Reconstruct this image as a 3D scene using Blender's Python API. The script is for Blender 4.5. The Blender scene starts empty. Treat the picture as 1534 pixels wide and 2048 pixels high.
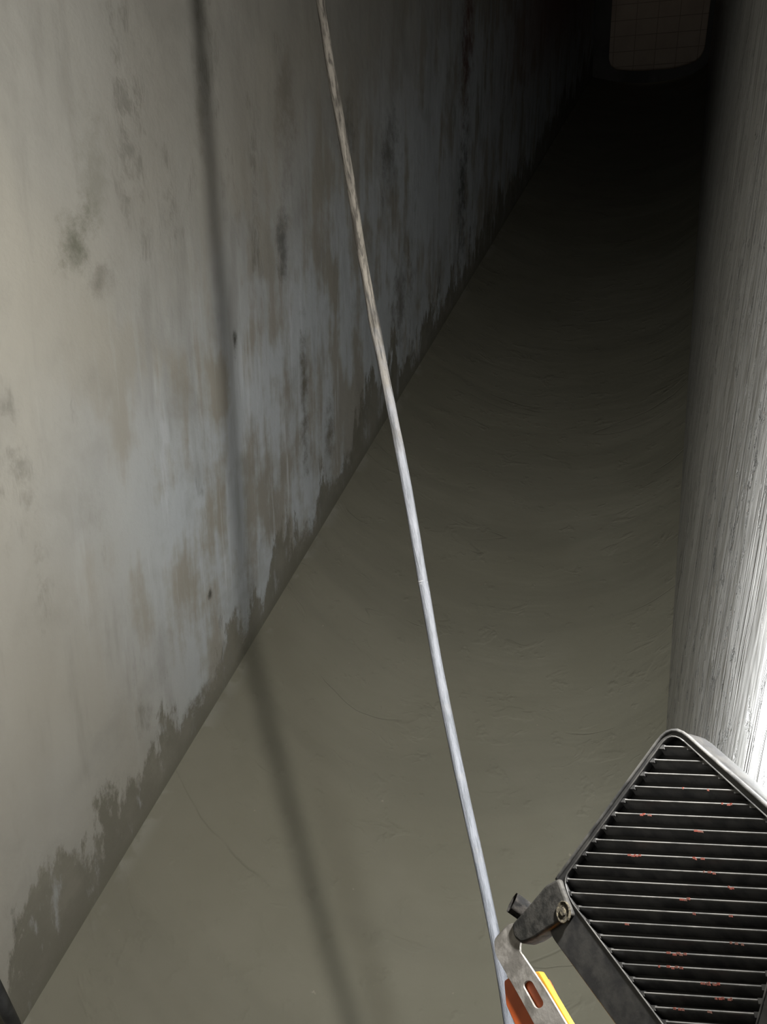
import bpy, bmesh, math, random
from mathutils import Vector, Matrix, noise
random.seed(4)
scene=bpy.context.scene
try:
    scene.view_settings.view_transform='Standard'
except Exception: pass
F=1538.0; CX=767.0; CY=1024.0; H=1.8
d=Vector((674,-1297,1538)).normalized()
v=Vector((283,1971,1538)); v=(v-d*v.dot(d)).normalized()
r=v.cross(d).normalized()
CAM=Vector((0,0,H))
def c2w(c): return Vector((r.dot(c),d.dot(c),-v.dot(c)))
def ray(px,py): return c2w(Vector(((px-CX)/F,(py-CY)/F,1.0)))
def at(px,py,depth): return CAM+ray(px,py)*depth
def onplane(px,py,p0,n):
    q=ray(px,py); t=(p0-CAM).dot(n)/q.dot(n); return CAM+q*t
XL=-1.14; XR=0.12; YB=-2.0; YE=10.5; ZC=3.0

# camera
cd=bpy.data.cameras.new('camera'); co=bpy.data.objects.new('camera',cd); scene.collection.objects.link(co)
cx=c2w(Vector((1,0,0))); cy=c2w(Vector((0,1,0))); cz=c2w(Vector((0,0,1)))
m=Matrix.Identity(4)
for i in range(3):
    m[i][0]=cx[i]; m[i][1]=-cy[i]; m[i][2]=-cz[i]; m[i][3]=CAM[i]
co.matrix_world=m
cd.sensor_fit='VERTICAL'; cd.sensor_height=36; cd.sensor_width=27; cd.lens=F/2048*36; cd.clip_start=0.01
scene.camera=co

# ---------- node helpers
class NT:
    def __init__(s,name):
        s.m=bpy.data.materials.new(name); s.m.use_nodes=True
        s.t=s.m.node_tree; s.b=s.t.nodes['Principled BSDF']
    def n(s,ty,**k):
        x=s.t.nodes.new(ty)
        for a,b in k.items(): setattr(x,a,b)
        return x
    def l(s,a,b): s.t.links.new(a,b)
    def inp(s,sock,val):
        if isinstance(val,(int,float)): sock.default_value=val
        elif isinstance(val,(tuple,list)): sock.default_value=val if len(val)==len(sock.default_value) else (*val,1)
        else: s.l(val,sock)
    def math(s,op,a,b=0.0,c=None,clamp=False):
        x=s.n('ShaderNodeMath',operation=op,use_clamp=clamp); s.inp(x.inputs[0],a); s.inp(x.inputs[1],b)
        if c is not None: s.inp(x.inputs[2],c)
        return x.outputs[0]
    def noise(s,vec,scale,detail=4,rough=.55,dist=0):
        x=s.n('ShaderNodeTexNoise'); s.l(vec,x.inputs['Vector']); x.inputs['Scale'].default_value=scale
        x.inputs['Detail'].default_value=detail; x.inputs['Roughness'].default_value=rough; x.inputs['Distortion'].default_value=dist
        return x.outputs[0]
    def ramp(s,v,a,b,lo=0.0,hi=1.0):
        x=s.n('ShaderNodeMapRange',interpolation_type='SMOOTHSTEP'); s.inp(x.inputs[0],v)
        s.inp(x.inputs[1],a); s.inp(x.inputs[2],b); s.inp(x.inputs[3],lo); s.inp(x.inputs[4],hi); return x.outputs[0]
    def mix(s,f,a,b,bt='MIX'):
        x=s.n('ShaderNodeMix',data_type='RGBA',blend_type=bt); s.inp(x.inputs[0],f); s.inp(x.inputs[6],a); s.inp(x.inputs[7],b); return x.outputs[2]
    def xyz(s):
        tc=s.n('ShaderNodeTexCoord'); sp=s.n('ShaderNodeSeparateXYZ'); s.l(tc.outputs['Object'],sp.inputs[0])
        return tc.outputs['Object'],sp.outputs[0],sp.outputs[1],sp.outputs[2]
    def comb(s,a,b,c):
        x=s.n('ShaderNodeCombineXYZ'); s.inp(x.inputs[0],a); s.inp(x.inputs[1],b); s.inp(x.inputs[2],c); return x.outputs[0]
    def bump(s,h,strength,dist,prev=None):
        x=s.n('ShaderNodeBump'); s.l(h,x.inputs['Height']); x.inputs['Strength'].default_value=strength; x.inputs['Distance'].default_value=dist
        if prev is not None: s.l(prev,x.inputs['Normal'])
        return x.outputs[0]
    def col(s,c): s.inp(s.b.inputs['Base Color'],c)
    def rough(s,c): s.inp(s.b.inputs['Roughness'],c)
    def norm(s,c): s.l(c,s.b.inputs['Normal'])

SH=0.37
def wall_left_mat():
    t=NT('stained_concrete'); P,x,y,z=t.xyz()
    s_=t.math('SUBTRACT',y,t.math('MULTIPLY',z,SH))
    S=t.comb(t.math('MULTIPLY',s_,1.0),t.math('MULTIPLY',z,0.16),0.0)   # stretched along the run-off direction
    big=t.noise(P,1.3,3,.5)
    med=t.noise(P,5,5,.6)
    stk=t.noise(S,9,5,.6)
    c=t.mix(t.ramp(big,.35,.65),(.335,.318,.272,1),(.32,.31,.277,1))
    c=t.mix(t.ramp(t.noise(t.comb(s_,t.math('MULTIPLY',z,.3),7.7),2.2,5,.6),.45,.62,0,.4),c,(.265,.248,.211,1))
    # cooler, whiter lime bloom in the lower belt
    belt=t.math('MULTIPLY',t.ramp(t.math('SUBTRACT',z,t.math('MULTIPLY',y,.16)),1.15,.3),t.ramp(y,.75,1.35))
    lm=t.math('ADD',t.math('MULTIPLY',stk,.5),t.math('MULTIPLY',t.noise(P,3.2,5,.6),.5))
    lime=t.math('MULTIPLY',belt,t.ramp(lm,.42,.53))
    c=t.mix(t.math('MULTIPLY',lime,.95),c,(.48,.515,.54,1))
    drip=t.noise(t.comb(s_,t.math('MULTIPLY',z,.09),5.1),22,4,.65)
    c=t.mix(t.math('MULTIPLY',belt,t.ramp(drip,.56,.70,0,.5)),c,(.60,.63,.66,1))
    # streaks
    c=t.mix(t.ramp(stk,.54,.70,0,.42),c,(.22,.212,.186,1))
    c=t.mix(t.ramp(med,.5,.7,0,.3),c,(.225,.217,.192,1))
    st2=t.noise(t.comb(t.math('MULTIPLY',s_,1.0),t.math('MULTIPLY',z,0.30),3.7),4.5,6,.65)
    dark=t.math('MULTIPLY',t.ramp(st2,.57,.66),t.ramp(t.noise(P,14,4,.6),.42,.62))
    c=t.mix(t.math('MULTIPLY',dark,.5),c,(.14,.133,.113,1))
    # individual stains
    wob=t.math('MULTIPLY',t.math('SUBTRACT',t.noise(P,13,6,.75),.5),4.0)
    def spot(px,py,rs,rz,col,k):
        nonlocal c
        q=onplane(px,py,Vector((XL,0,0)),Vector((1,0,0)))
        s0=q.y-SH*q.z
        a=t.math('DIVIDE',t.math('SUBTRACT',s_,s0),rs); b=t.math('DIVIDE',t.math('SUBTRACT',z,q.z),rz)
        rr=t.math('SQRT',t.math('ADD',t.math('MULTIPLY',a,a),t.math('MULTIPLY',b,b)))
        rr=t.math('ADD',rr,wob)
        c=t.mix(t.ramp(rr,1.3,-.3,0,k),c,col)
    spot(150,485,.06,.06,(.11,.11,.08,1),.85)
    spot(185,330,.05,.12,(.18,.175,.14,1),.5)
    spot(200,560,.05,.03,(.12,.11,.09,1),.6)
    spot(400,240,.03,.10,(.15,.14,.11,1),.6)
    spot(565,490,.045,.11,(.11,.11,.10,1),.85)
    spot(608,800,.035,.26,(.14,.13,.10,1),.95)
    spot(660,860,.05,.12,(.15,.14,.11,1),.9)
    spot(800,600,.10,.18,(.14,.13,.11,1),.8)
    spot(420,1187,.014,.015,(.04,.04,.03,1),1)
    spot(470,682,.012,.03,(.07,.07,.06,1),1)
    spot(30,1850,.008,.04,(.05,.05,.04,1),1)
    spot(925,370,.12,.34,(.07,.07,.06,1),.9)
    spot(780,300,.12,.16,(.11,.105,.09,1),.75)
    spot(570,220,.08,.18,(.17,.15,.12,1),.6)
    spot(700,260,.08,.12,(.13,.12,.10,1),.7)
    spot(935,80,.16,.36,(.12,.05,.04,1),.9)
    # reddish tint far down the passage
    c=t.mix(t.math('MULTIPLY',t.ramp(y,4.5,8),t.ramp(z,.4,1.1)),c,(.24,.13,.105,1))
    # damp belt with ragged top
    hn=t.noise(t.comb(s_,t.math('MULTIPLY',z,.42),1.3),3.4,8,.72)
    hh=t.math('ADD',t.math('MULTIPLY',t.math('SUBTRACT',hn,.5),1.35),.19)
    hh=t.math('MAXIMUM',hh,t.math('ADD',t.math('MULTIPLY',t.math('SUBTRACT',t.noise(P,8,6,.75),.5),.34),.075))
    dd=t.math('SUBTRACT',z,hh)
    damp=t.ramp(dd,.04,-.03)
    dc=t.mix(t.ramp(med,.4,.65),(.160,.152,.120,1),(.208,.197,.160,1))
    dc=t.mix(t.ramp(t.noise(t.comb(s_,t.math('MULTIPLY',z,.3),9.0),12,6,.7),.55,.66,0,.6),dc,(.40,.415,.42,1))
    c=t.mix(t.math('MULTIPLY',damp,.93),c,dc)
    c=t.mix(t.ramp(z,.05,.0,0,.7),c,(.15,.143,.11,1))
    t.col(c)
    t.rough(t.ramp(damp,0,1,.9,.65))
    t.b.inputs['Specular IOR Level'].default_value=.3
    n=t.bump(t.noise(P,3,3,.45),.3,.05)
    n=t.bump(t.noise(S,12,3,.5),.14,.010,n)
    n=t.bump(t.noise(P,30,5,.6),.36,.005,n)
    n=t.bump(damp,.3,-.005,n)
    n=t.bump(dark,.3,-.004,n)
    t.norm(n); return t.m
def wall_right_mat():
    t=NT('board_marked_concrete'); P,x,y,z=t.xyz()
    s_=t.math('SUBTRACT',y,t.math('MULTIPLY',z,SH))
    s_=t.math('ADD',s_,t.math('MULTIPLY',t.math('SUBTRACT',t.noise(P,3,3,.5),.5),.03))
    a=t.noise(t.comb(s_,t.math('MULTIPLY',z,.03),0.0),16,3,.6)
    b=t.noise(t.comb(s_,t.math('MULTIPLY',z,.08),2.0),45,3,.6)
    pit=t.noise(P,24,5,.7)
    c=t.mix(t.ramp(t.noise(P,3,4,.6),.35,.65),(.45,.445,.43,1),(.51,.505,.49,1))
    ln=t.math('MULTIPLY',t.ramp(t.math('ABSOLUTE',t.math('SUBTRACT',a,.53)),.024,.002),t.ramp(t.noise(P,4,3,.6),.32,.48))
    c=t.mix(t.math('MULTIPLY',ln,.7),c,(.14,.135,.125,1))
    c=t.mix(t.ramp(b,.54,.66,0,.45),c,(.22,.215,.20,1))
    t.col(c); t.rough(t.ramp(pit,.4,.6,.42,.62))
    n=t.bump(t.noise(P,5,3,.5),.35,.03); n=t.bump(ln,.8,-.008,n); n=t.bump(b,.5,.004,n)
    n=t.bump(t.math('MULTIPLY',t.ramp(pit,.56,.64),t.ramp(t.noise(P,5,3,.5),.42,.55)),.9,-.010,n)
    t.norm(n); return t.m
def floor_mat():
    t=NT('trowelled_damp_screed'); P,x,y,z=t.xyz()
    big=t.noise(P,1.6,4,.55); fine=t.noise(P,30,4,.6)
    c=t.mix(t.ramp(big,.35,.65),(.190,.181,.136,1),(.215,.205,.158,1))
    c=t.mix(t.ramp(t.noise(P,7,4,.6),.5,.75,0,.25),c,(.160,.151,.115,1))
    c=t.mix(t.ramp(t.noise(P,45,2,.5),.75,.80,0,.5),c,(.36,.33,.27,1))
    edge=t.math('MULTIPLY',t.ramp(x,XL+.05,XL+.0),t.ramp(t.noise(P,6,4,.6),.52,.6))
    c=t.mix(t.math('MULTIPLY',edge,.25),c,(.38,.38,.35,1))
    xx=t.math('MULTIPLY',t.math('ADD',x,.45),t.math('ADD',x,.45))
    ph=t.math('ADD',y,t.math('MULTIPLY',xx,-.5))
    ph=t.math('ADD',ph,t.math('MULTIPLY',t.math('SUBTRACT',t.noise(P,2.5,3,.5),.5),.12))
    sw=t.noise(t.comb(t.math('MULTIPLY',x,.22),ph,0.0),8,3,.5,.3)
    band=t.noise(t.comb(t.math('MULTIPLY',x,.10),ph,2.0),5,2,.5)
    rid=t.noise(t.comb(t.math('MULTIPLY',x,.6),ph,4.0),13,3,.6,.6)
    crk=t.noise(t.comb(t.math('MULTIPLY',x,.16),ph,8.0),2.4,3,.5,.2)
    crack=t.ramp(t.math('ABSOLUTE',t.math('SUBTRACT',crk,.5)),.004,.0)
    crack=t.math('MULTIPLY',crack,t.ramp(t.noise(P,2.5,3,.6),.5,.58))
    c=t.mix(t.ramp(band,.45,.6,0,.3),c,(.152,.146,.112,1))
    c=t.mix(t.math('MULTIPLY',crack,.25),c,(.09,.085,.06,1))
    t.col(c); t.rough(.7); t.b.inputs['Specular IOR Level'].default_value=.22
    n=t.bump(t.noise(P,2.5,2,.4),.3,.04)
    n=t.bump(sw,.27,.016,n)
    n=t.bump(t.math('MULTIPLY',t.ramp(rid,.57,.67),t.ramp(t.noise(P,3,2,.5),.42,.58)),.24,.006,n)
    n=t.bump(t.ramp(t.noise(P,14,3,.6),.60,.74),.28,.006,n)
    n=t.bump(crack,.4,-.003,n)
    n=t.bump(fine,.22,.003,n)
    t.norm(n); return t.m
def plain_concrete():
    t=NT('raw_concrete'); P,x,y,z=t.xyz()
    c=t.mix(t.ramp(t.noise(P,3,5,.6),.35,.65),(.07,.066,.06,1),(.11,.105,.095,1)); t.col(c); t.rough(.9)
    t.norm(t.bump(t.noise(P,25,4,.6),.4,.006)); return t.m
def block_mat():
    t=NT('painted_blockwork'); P,x,y,z=t.xyz()
    br=t.n('ShaderNodeTexBrick'); t.l(t.comb(x,z,0.0),br.inputs['Vector']); br.offset=0
    br.inputs['Scale'].default_value=1.0; br.inputs['Brick Width'].default_value=.24; br.inputs['Row Height'].default_value=.16
    br.inputs['Mortar Size'].default_value=.004
    br.inputs['Color1'].default_value=(.50,.42,.34,1); br.inputs['Color2'].default_value=(.48,.40,.32,1); br.inputs['Mortar'].default_value=(.28,.23,.18,1)
    c=t.mix(t.ramp(t.noise(P,4,4,.6),.4,.7,0,.4),br.outputs[0],(.36,.28,.23,1))
    t.col(c); t.rough(.9); return t.m
def simple(name,c1,c2,scale,rough,metal=0,bump=.2,bd=.0005,spec=None):
    t=NT(name); P,x,y,z=t.xyz()
    t.col(t.mix(t.ramp(t.noise(P,scale,4,.6),.38,.62),(*c1,1),(*c2,1))); t.rough(rough); t.b.inputs['Metallic'].default_value=metal
    if spec is not None: t.b.inputs['Specular IOR Level'].default_value=spec
    t.norm(t.bump(t.noise(P,scale*3,3,.6),bump,bd)); return t.m
M_wl=wall_left_mat(); M_wr=wall_right_mat(); M_fl=floor_mat(); M_pc=plain_concrete(); M_bl=block_mat()

def link(name,me,mat=None,**props):
    o=bpy.data.objects.new(name,me); scene.collection.objects.link(o)
    if mat: 
        if len(me.materials)==0: me.materials.append(mat)
    for k,a in props.items(): o[k]=a
    return o
def struct(name,verts,faces,mat):
    me=bpy.data.meshes.new(name); me.from_pydata([tuple(q) for q in verts],[],faces); me.update()
    return link(name,me,mat,kind='structure')
def boxmesh(name,lo,hi,mat):
    x0,y0,z0=lo;x1,y1,z1=hi
    V=[(x0,y0,z0),(x1,y0,z0),(x1,y1,z0),(x0,y1,z0),(x0,y0,z1),(x1,y0,z1),(x1,y1,z1),(x0,y1,z1)]
    Fc=[(0,3,2,1),(4,5,6,7),(0,1,5,4),(1,2,6,5),(2,3,7,6),(3,0,4,7)]
    return struct(name,V,Fc,mat)
YF=11.2
boxmesh('wall_left',(XL-.25,YB,-.2),(XL,YE,ZC),M_wl)
boxmesh('wall_right',(XR,YB,-.2),(XR+.25,YE,ZC),M_wr)
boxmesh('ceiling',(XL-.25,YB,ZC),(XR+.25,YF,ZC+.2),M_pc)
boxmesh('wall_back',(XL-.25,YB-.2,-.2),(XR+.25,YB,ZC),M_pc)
# floor: dished channel that curves up to both walls
prof=[]
N=70
def fz(u):
    zz=-.10*math.sin(math.pi*u)**.9
    if u>.82: zz+= .06*((u-.82)/.18)**2.2
    return zz
for i in range(N+1):
    u=i/N; prof.append((XL+(XR-XL)*u,fz(min(max(u,0),1))))
ny=160; V=[];Fc=[]
for j in range(ny+1):
    y=YB+(YE-YB)*j/ny
    for x,zz in prof: V.append((x,y,zz+.004*noise.noise(Vector((x*2,y*1.5,0)))))
w=N+1
for j in range(ny):
    for i in range(N):
        a=j*w+i; Fc.append((a,a+1,a+w+1,a+w))
base=len(V)
V+=[(XL,YB,-.2),(XR,YB,-.2),(XR,YE,-.2),(XL,YE,-.2)]; Fc.append((base,base+3,base+2,base+1))
fl=struct('floor',V,Fc,M_fl)
for p in fl.data.polygons: p.use_smooth=True

# ---------- planar outline helper (2D curve -> mesh)
def rounded(pts,rad,seg=6):
    out=[];n=len(pts)
    for i in range(n):
        p=Vector(pts[i]);a=Vector(pts[i-1]);b=Vector(pts[(i+1)%n])
        rr=rad[i] if isinstance(rad,(list,tuple)) else rad
        da=(a-p);db=(b-p); rr=min(rr,da.length*.45,db.length*.45)
        if rr<=0: out.append(p);continue
        p0=p+da.normalized()*rr;p1=p+db.normalized()*rr
        for k in range(seg+1):
            t=k/seg; out.append(p0*(1-t)**2+p*2*t*(1-t)+p1*t*t)
    return out
def outline(name,loops,O,U,W,N_,half,mat,bevel=0,off=0):
    cu=bpy.data.curves.new(name+'_c','CURVE'); cu.dimensions='2D'; cu.fill_mode='BOTH'; cu.extrude=max(half-bevel,0.00005); cu.bevel_depth=bevel; cu.bevel_resolution=2; cu.offset=-bevel
    for lp in loops:
        sp=cu.splines.new('POLY'); sp.points.add(len(lp)-1); sp.use_cyclic_u=True
        for k,p in enumerate(lp): sp.points[k].co=(p[0],p[1],0,1)
    tmp=bpy.data.objects.new('tmp',cu); scene.collection.objects.link(tmp)
    bpy.context.view_layer.update()
    me=bpy.data.meshes.new_from_object(tmp.evaluated_get(bpy.context.evaluated_depsgraph_get()))
    bpy.data.objects.remove(tmp)
    M=Matrix.Identity(4)
    for i in range(3):
        M[i][0]=U[i];M[i][1]=W[i];M[i][2]=N_[i];M[i][3]=(O+N_*off)[i]
    me.transform(M)
    me.materials.clear(); me.materials.append(mat)
    o=link(name,me); return o
# end wall with round-cornered opening
pn=Vector((0,-1,0)); p0=Vector((0,YE,0))
l=onplane(1221,60,p0,pn); rt=onplane(1414,60,p0,pn); bt=onplane(1318,138,p0,pn)
x0,x1,zb=l.x,rt.x,bt.z
pts=[(XL,2.3),(XL,-.2),(XR,-.2),(XR,2.3),(x1,2.3),(x1,zb+.06),((x0+x1)/2+.2,zb-.01),((x0+x1)/2-.2,zb-.01),(x0,zb+.03),(x0,2.3)]
lp=rounded(pts,[0,0,0,0,0,.24,.1,.1,.20,0],10)
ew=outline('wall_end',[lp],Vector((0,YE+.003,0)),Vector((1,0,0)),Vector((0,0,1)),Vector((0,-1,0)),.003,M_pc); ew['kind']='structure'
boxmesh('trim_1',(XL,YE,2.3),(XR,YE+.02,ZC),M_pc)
boxmesh('wall_far',(XL-1.0,YF-.2,-.2),(XR+1.0,YF,ZC),M_bl)

# ---------- cable (lies on the plane that casts the observed shadow)
A=onplane(395,0,Vector((XL,0,0)),Vector((1,0,0))); B=onplane(475,1000,Vector((XL,0,0)),Vector((1,0,0))); C=onplane(705,2048,Vector((0,0,-.09)),Vector((0,0,1)))
pnrm=(B-A).cross(C-B).normalized()
pp=[(622,-90),(640,0),(668,170),(700,360),(740,600),(786,830),(818,1000),(845,1160),(874,1320),(907,1480),(940,1640),(973,1800),(996,1910),(1018,2040),(1036,2150)]
pts=[onplane(a,b,A,pnrm) for a,b in pp]
top=pts[0]+(pts[0]-pts[2]).normalized()*((ZC-.012-pts[0].z)/((pts[0]-pts[2]).normalized().z))
bot=Vector((pts[-1].x-.10,pts[-1].y+.02,fz((pts[-1].x-.10-XL)/(XR-XL))))
mid=(pts[-1]+bot)/2+Vector((0.02,-.03,0))
allp=[top]+pts+[mid,bot+Vector((0,0,-.01))]
def cat(P,t):
    i=int(min(max(math.floor(t),0),len(P)-2)); f=t-i
    a=P[max(i-1,0)];b=P[i];c=P[i+1];e=P[min(i+2,len(P)-1)]
    return .5*((2*b)+(-a+c)*f+(2*a-5*b+4*c-e)*f*f+(-a+3*b-3*c+e)*f**3)
samp=[]
for i in range(len(allp)-1):
    n=40
    for k in range(n):
        if i==0: samp.append(allp[0].lerp(allp[1],k/n))
        elif i>=len(allp)-3 : samp.append(allp[i].lerp(allp[i+1],k/n))
        else: samp.append(cat(allp,i+k/n) if 1<i<len(allp)-3 else allp[i].lerp(allp[i+1],k/n))
samp.append(allp[-1])
for i in range(len(samp)):
    q=samp[i]; samp[i]=q+Vector((noise.noise(q*7),noise.noise(q*7+Vector((5,5,5))),0))*.0012
def tube(name,path,radf,mat,seg=14):
    V=[];Fc=[];n=len(path); up=Vector((1,0,0))
    for i,p in enumerate(path):
        tn=(path[min(i+1,n-1)]-path[max(i-1,0)]).normalized()
        a=(up-tn*up.dot(tn)).normalized(); b=tn.cross(a)
        for k in range(seg):
            an=2*math.pi*k/seg; rr=radf(i,p,an); V.append(p+(a*math.cos(an)+b*math.sin(an))*rr)
    for i in range(n-1):
        for k in range(seg):
            k2=(k+1)%seg; Fc.append((i*seg+k,i*seg+k2,(i+1)*seg+k2,(i+1)*seg+k))
    Fc.append(tuple(range(seg))[::-1]); Fc.append(tuple((n-1)*seg+k for k in range(seg)))
    me=bpy.data.meshes.new(name); me.from_pydata([tuple(q) for q in V],[],Fc); me.update()
    for f in me.polygons: f.use_smooth=True
    return link(name,me,mat)
t=NT('weathered_cable_sheath'); P,x,y,z=t.xyz()
fx=t.math('SUBTRACT',x,t.math('MULTIPLY',z,-.46)); fy=t.math('SUBTRACT',y,t.math('MULTIPLY',z,.92))
fib=t.noise(t.comb(t.math('MULTIPLY',fx,5),t.math('MULTIPLY',fy,5),t.math('MULTIPLY',z,.5)),45,5,.7)
blo=t.noise(P,22,4,.65)
up_=t.ramp(t.math('ADD',z,t.math('MULTIPLY',t.math('SUBTRACT',blo,.5),.35)),1.22,1.45)
low=t.mix(t.ramp(fib,.4,.65),(.112,.116,.128,1),(.066,.070,.077,1))
hi_=t.mix(t.ramp(fib,.42,.6),(.095,.086,.072,1),(.025,.022,.018,1))
c=t.mix(up_,low,hi_)
c=t.mix(t.ramp(blo,.60,.74,0,.4),c,(.14,.134,.122,1))
t.col(c); t.rough(.65); t.b.inputs['Specular IOR Level'].default_value=.3
t.norm(t.bump(fib,.8,.003)); M_cable=t.m
def radf(i,p,an): 
    up=min(max((p.z-1.2)/.2,0),1)
    return .0060*(1+(.05+.07*up)*noise.noise(p*25)+(.03+.14*up)*noise.noise(Vector((math.cos(an)*1.3+p.z*6,math.sin(an)*1.3,p.z*18))))
cab=tube('cable',samp,radf,M_cable,18)
cab['label']='long grey weathered cable strung down through the concrete passage'; cab['category']='cable'
M_tape=simple('pale_tape',(.26,.26,.25),(.17,.17,.17),60,.6)
col=tube('torn_tape',[cat(pts,7.0+.07*k/9) for k in range(10)],lambda i,p,an:.0059+.0016*max(0,noise.noise(Vector((math.cos(an)*1.3,math.sin(an)*1.3,i*.4))))-.0006*(i in(0,9)),M_tape,18); col.parent=cab
col['label']='small torn pale tape scrap'

# ---------- work light
P1=at(1250,1780,.47); P2=at(1600,1780,.375); P3=at(1350,1450,.475)
U=(P2-P1).normalized(); NN=U.cross(P3-P1).normalized()
if NN.dot(CAM-P1)<0: NN=-NN
W=NN.cross(U).normalized()
O=P1
def l2(px,py,off=0):
    q=onplane(px,py,O+NN*off,NN)-O; return Vector((q.dot(U),q.dot(W)))
def l3(px,py,off=0): return onplane(px,py,O+NN*off,NN)
M_blk=simple('black_moulded_casing',(.015,.015,.016),(.035,.034,.032),70,.5,0,.3)
M_lug=simple('scuffed_joint_casing',(.015,.015,.014),(.045,.043,.039),110,.65,0,.6,.0005,.3)
M_fin=simple('worn_fin_metal',(.04,.04,.041),(.075,.074,.072),90,.45,.2,.3)
M_rim=simple('worn_rim_edge',(.04,.04,.04),(.12,.117,.11),50,.45,.2)
M_edge=simple('lit_fin_edge',(.10,.10,.098),(.18,.176,.168),60,.5,.1)  # paler grey paints in the light caught by the fin edges
M_in=simple('black_inner',(.006,.006,.006),(.010,.010,.010),50,.7)
M_stl=simple('brushed_steel',(.20,.188,.17),(.37,.35,.325),70,.6,.15,.4)
M_rust=simple('corroded_screw_metal',(.025,.02,.014),(.15,.13,.085),900,.85,.1,1,.001)
M_org=simple('orange_plastic',(.70,.14,.03),(.58,.11,.02),50,.5)
M_yel=simple('yellow_plastic',(.78,.40,.03),(.62,.30,.02),50,.5)
M_red=simple('red_paint_splash',(.20,.045,.03),(.12,.06,.045),200,.9)
wl=bpy.data.objects.new('work_light',None); scene.collection.objects.link(wl); wl.location=O-NN*.01; wl.empty_display_size=.05
wl['label']='black finned floodlight with steel bracket aimed at the concrete wall'; wl['category']='work light'
bpy.context.view_layer.update()
def par(o,p):
    o.parent=p; o.matrix_parent_inverse=p.matrix_world.inverted()
outer_px=[(1350,1446),(1116,1764),(1100,1862),(1245,2060),(1400,2250),(1490,2265),(1640,1702)]
fin_px=[(1350,1462),(1134,1758),(1146,1800),(1330,2045),(1440,2190),(1480,2200),(1616,1703)]
orad=[.016,.006,.01,0,.01,.01,.012]
ol=rounded([l2(*p) for p in outer_px],orad)
ho=outline('housing',[ol],O,U,W,NN,.007,M_blk,.0015,-.0105); par(ho,wl)
fl_=rounded([l2(*p) for p in fin_px],[.012,.006,.006,0,.008,.008,.010])
inn=outline('back_well',[fl_],O,U,W,NN,.0004,M_in,0,-.0032); par(inn,wl)
fr=outline('back_frame',[ol,fl_],O,U,W,NN,.0028,M_blk,.0008,-.0002); par(fr,wl)
rimp=[O+U*p.x+W*p.y+NN*.0026 for p in ol]
rimp=rimp[-7:]+rimp[:10]     # bead runs over the two upper edges only
rim=tube('rim',rimp,lambda i,p,an:.0012*(1+.15*noise.noise(p*300)),M_rim,8); par(rim,wl)
lip=tube('well_lip',[O+U*p.x+W*p.y+NN*.0028 for p in fl_]+[O+U*fl_[0].x+W*fl_[0].y+NN*.0028],lambda i,p,an:.0005,M_rim,6); par(lip,wl)
def clip(y0,slope,poly):
    xs=[]
    for i in range(len(poly)):
        (xa,ya),(xb,yb)=poly[i-1],poly[i]
        fa=ya-(y0+slope*(xa-1400)); fb=yb-(y0+slope*(xb-1400))
        if fa*fb<0: tt=fa/(fa-fb); xs.append(xa+(xb-xa)*tt)
    return (min(xs),max(xs)) if len(xs)>=2 else None
bm=bmesh.new(); reds=bmesh.new()
def slat(bm,a,b,prof,edge=()):
    dr=(b-a).normalized(); s=NN.cross(dr).normalized()
    if s.dot(W)<0: s=-s
    R=[[bm.verts.new(p+s*q+NN*h) for q,h in prof] for p in (a,b)]
    n=len(prof)
    for i in range(n):
        f=bm.faces.new([R[0][i],R[0][(i+1)%n],R[1][(i+1)%n],R[1][i]])
        if i in edge: f.material_index=1
    bm.faces.new(R[0]); bm.faces.new(R[1][::-1])
FP=[(.0006,.0022),(.0007,.0014),(-.0002,-.0026),(-.0046,-.0026),(-.0012,.0014),(-.0005,.0021),(.0001,.0025)]
y=1497
k=0
while y<2190:
    sl=.035+.00006*(y-1497)
    c=clip(y,sl,fin_px)
    if c and c[1]-c[0]>30:
        xa,xb=c; xa-=2; xb+=2
        a=l3(xa,y+sl*(xa-1400)); b=l3(xb,y+sl*(xb-1400))
        slat(bm,a,b,FP,(5,6))
        dr=(b-a).normalized()
        for (e0,sgn,L0) in ((a,1,.0042),(b,-1,.0036)):
            slat(bm,e0,e0+dr*sgn*L0,[(.0011,.0026),(.0011,-.002),(-.0030,-.0026),(-.0014,.0026)])
        for q in range(random.choice([0,1,1,2])):
            if k in (0,1): continue
            xx=random.uniform(xa+30,min(xb,1534)-40); 
            for w_ in range(random.choice([1,2,3,5])):
                Lr=random.uniform(2,8); xx+=Lr*random.uniform(.9,1.9); q0=random.uniform(-.0005,.0002)
                slat(reds,l3(xx,y+sl*(xx-1400)),l3(xx+Lr,y+sl*(xx+Lr-1400)),[(.0006+q0,.0026),(.0007+q0,.0020),(-.0006+q0,.0020),(-.0004+q0,.0026)])
    y+=27.6; k+=1
bmesh.ops.recalc_face_normals(bm,faces=bm.faces); bmesh.ops.recalc_face_normals(reds,faces=reds.faces)
me=bpy.data.meshes.new('heatsink'); bm.to_mesh(me); me.materials.append(M_fin); me.materials.append(M_edge); hs=link('heatsink',me); par(hs,wl); hs['label']='row of grey cooling fins'
me=bpy.data.meshes.new('paint_splash'); reds.to_mesh(me); rs=link('paint_splash',me,M_red); par(rs,wl); rs['label']='flecks of dried red paint'; rs['kind']='stuff'
lens=outline('front_glass',[rounded([l2(*p)*.86+l2(1390,1850)*.14 for p in outer_px],.006)],O,U,W,NN,.001,simple('frosted_glass',(.8,.8,.8),(.75,.75,.75),20,.3),0,-.0187); par(lens,wl)
lug=outline('hinge_lug',[rounded([l2(*p,0) for p in [(1130,1758),(1104,1772),(1062,1822),(1036,1850),(1040,1876),(1056,1890),(1078,1882),(1108,1862),(1158,1832)]],.003)],O,U,W,NN,.006,M_lug,.0020,0); par(lug,wl)
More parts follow.
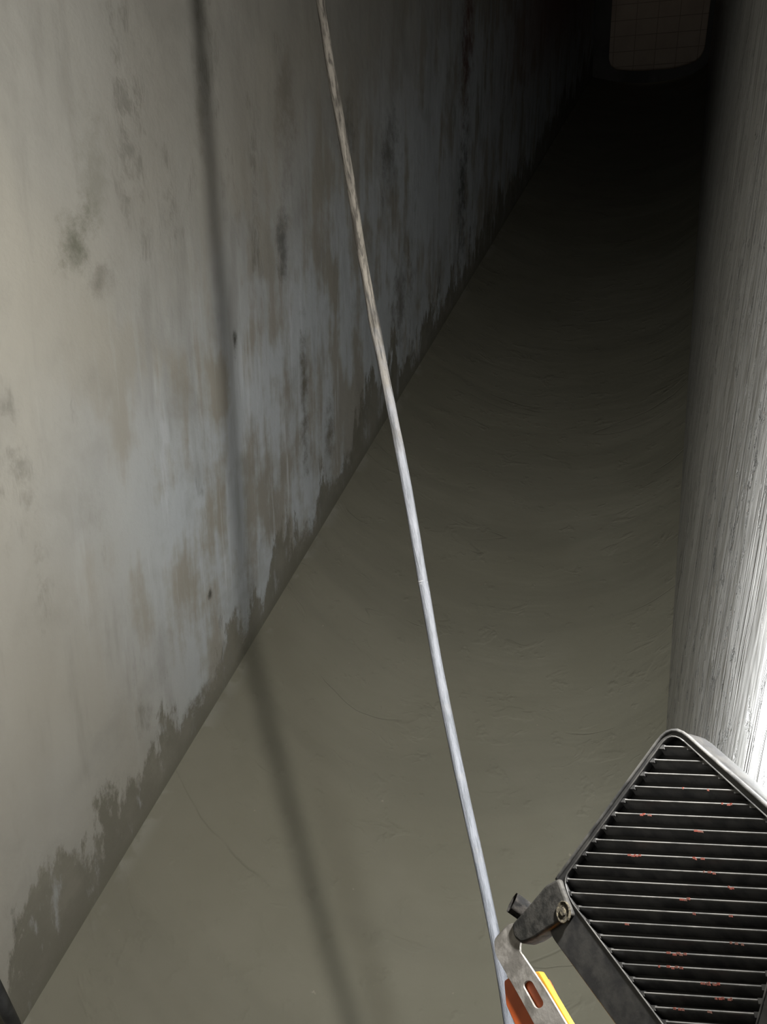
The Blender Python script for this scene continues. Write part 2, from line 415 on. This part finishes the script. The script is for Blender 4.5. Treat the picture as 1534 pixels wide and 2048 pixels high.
def cyl(name,p,ax,rad,ln,mat,seg=24,inner=0,bev=.0006):
    b=bmesh.new(); bmesh.ops.create_cone(b,cap_ends=True,segments=seg,radius1=rad,radius2=rad,depth=ln)
    if inner:
        b.normal_update()
        f=[f for f in b.faces if f.normal.z>.9][0]
        bmesh.ops.inset_individual(b,faces=[f],thickness=rad-inner)
        bmesh.ops.translate(b,verts=f.verts,vec=(0,0,-ln*.4))
    me=bpy.data.meshes.new(name); b.to_mesh(me)
    me.transform(Matrix.Translation(p)@ax.to_track_quat('Z','Y').to_matrix().to_4x4())
    o=link(name,me,mat); md=o.modifiers.new('b','BEVEL'); md.width=bev; md.segments=2; md.limit_method='ANGLE'; return o
bax=(NN*.80-U*.35+W*.45).normalized()
ctr=l3(1040,1816,.000)
M_knob=simple('scuffed_black_plastic',(.006,.006,.006),(.022,.020,.018),150,.85,0,.6,.0005,.1)
kn=cyl('hinge_bolt',ctr,bax,.0078,.014,M_knob,8,.0048,.0009); par(kn,wl)
nut=cyl('bolt_core',ctr+bax*.001,bax,.0018,.005,M_red,6); par(nut,wl)
sc=cyl('screw',l3(1127,1824,.0062),NN,.0066,.0022,M_rust,20,.0048); par(sc,wl)
sc2=cyl('screw_hub',l3(1127,1824,.0062),NN,.0030,.0024,M_rust,6); par(sc2,wl)
bo=[(1066,1842),(1024,1850),(997,1880),(1000,1910),(1052,2000),(1112,2110),(1165,2085),(1100,1978),(1048,1902),(1050,1886),(1070,1872)]
dirv=Vector((100,178)).normalized(); perp=Vector((-dirv.y,dirv.x)); cc=Vector((1077,1990)); slot=[]
for k in range(10): a=-math.pi/2+math.pi*k/9; slot.append(cc+dirv*(20+10*math.cos(a))+perp*10*math.sin(a))
for k in range(10): a=math.pi/2+math.pi*k/9; slot.append(cc+dirv*(-20+10*math.cos(a))+perp*10*math.sin(a))
brk=outline('mounting_bracket',[rounded([l2(*p) for p in bo],[.003,.006,.006,.004,0,.001,.001,0,.003,.001,.001],5),[l2(p.x,p.y) for p in slot]],O,U,W,NN,.0008,M_stl,.0002,.0034); par(brk,wl)
brk['label']='bent bare steel bracket with slotted hole'
st=bpy.data.objects.new('lamp_stand',None); scene.collection.objects.link(st)
st['label']='orange and yellow plastic stand head carrying the floodlight'; st['category']='stand'
og=outline('orange_grip',[rounded([l2(*p) for p in [(1012,1962),(1040,1944),(1088,1957),(1152,2085),(1175,2150),(1110,2160),(1050,2085),(1016,2010)]],.002)],O,U,W,NN,.0035,M_org,.0008,-.0016)
yg=outline('yellow_grip',[rounded([l2(*p) for p in [(1071,1945),(1083,1943),(1150,2056),(1196,2150),(1165,2150),(1128,2078)]],.0010)],O,U,W,NN,.0022,M_yel,.0005,.0001)
og['label']='orange plastic'; yg['label']='yellow plastic'
pc=l3(1150,2140,-.004)
base=Vector((pc.x,pc.y,fz((pc.x-XL)/(XR-XL))))
st.location=base; bpy.context.view_layer.update()
M_pole=simple('black_tube',(.02,.02,.02),(.04,.04,.04),40,.4)
pole=tube('pole',[base+Vector((0,0,-.005)),pc-Vector((0,0,.03)),pc-Vector((0,0,.006))],lambda i,p,an:.0055,M_pole,16)
for o in (og,yg,pole): par(o,st)
for an in (-95,180,-140):
    a=math.radians(an); e=base+Vector((math.cos(a)*.16,math.sin(a)*.16,.0))
    e.z=fz((e.x-XL)/(XR-XL))
    lg=tube('leg',[base+Vector((0,0,.32)),e+Vector((0,0,-.003))],lambda i,p,an:.005,M_pole,10); par(lg,st)

# ---------- black pole leaning in the wall corner
a=onplane(-70,1850,Vector((XL+.015,0,0)),Vector((1,0,0))); b=onplane(95,2190,Vector((0,0,-.04)),Vector((0,0,1)))
b.x=max(b.x,XL+.03)
rod=tube('pole',[a,a.lerp(b,.5),b],lambda i,p,an:.013,M_pole,16); rod.name='steel_pole'
rod['label']='black pole leaning against the stained concrete wall'; rod['category']='pole'

# ---------- lights
def plight(name,loc,e,rad,col):
    L=bpy.data.lights.new(name,'POINT'); L.energy=e; L.shadow_soft_size=rad; L.color=col
    o=bpy.data.objects.new(name,L); scene.collection.objects.link(o); o.location=loc; return o
def alight(name,loc,dirn,e,size,col,shape='DISK'):
    L=bpy.data.lights.new(name,'AREA'); L.shape=shape; L.size=size; L.energy=e; L.color=col
    o=bpy.data.objects.new(name,L); scene.collection.objects.link(o); o.location=loc
    o.rotation_euler=(-dirn).to_track_quat('Z','Y').to_euler(); return o
lx,lz=.070,1.62
ly=(pnrm.dot(A)-pnrm.x*lx-pnrm.z*lz)/pnrm.y
plight('right_wall_fill',(lx,ly,lz),4.6,.020,(1,.98,.95))  # added unseen fill, mainly for the right wall behind the bounce light
alight('wall_bounce_area',Vector((lx,ly,lz)),Vector((-1,.20,-.28)),20.5,.038,(1,.98,.94))  # added area light standing in for floodlight bounce off the right wall
alight('flood',l3(1400,1760,0)-NN*.024,-NN,17,.08,(.95,.98,1))
L=bpy.data.lights.new('far_wall_fill','SPOT'); L.energy=3.2; L.spot_size=math.radians(50); L.spot_blend=.6; L.shadow_soft_size=.05; L.color=(1,.84,.68)  # added spot with no real fitting, brightens the far block wall
o=bpy.data.objects.new('far_wall_fill',L); scene.collection.objects.link(o); o.location=(-.4,10.62,2.2)
o.rotation_euler=(-(Vector((-.4,11.0,.9))-Vector((-.4,10.62,2.2)))).to_track_quat('Z','Y').to_euler()
wd=bpy.data.worlds.new('w'); scene.world=wd; wd.use_nodes=True; wd.node_tree.nodes['Background'].inputs[0].default_value=(.5,.55,.6,1); wd.node_tree.nodes['Background'].inputs[1].default_value=.002
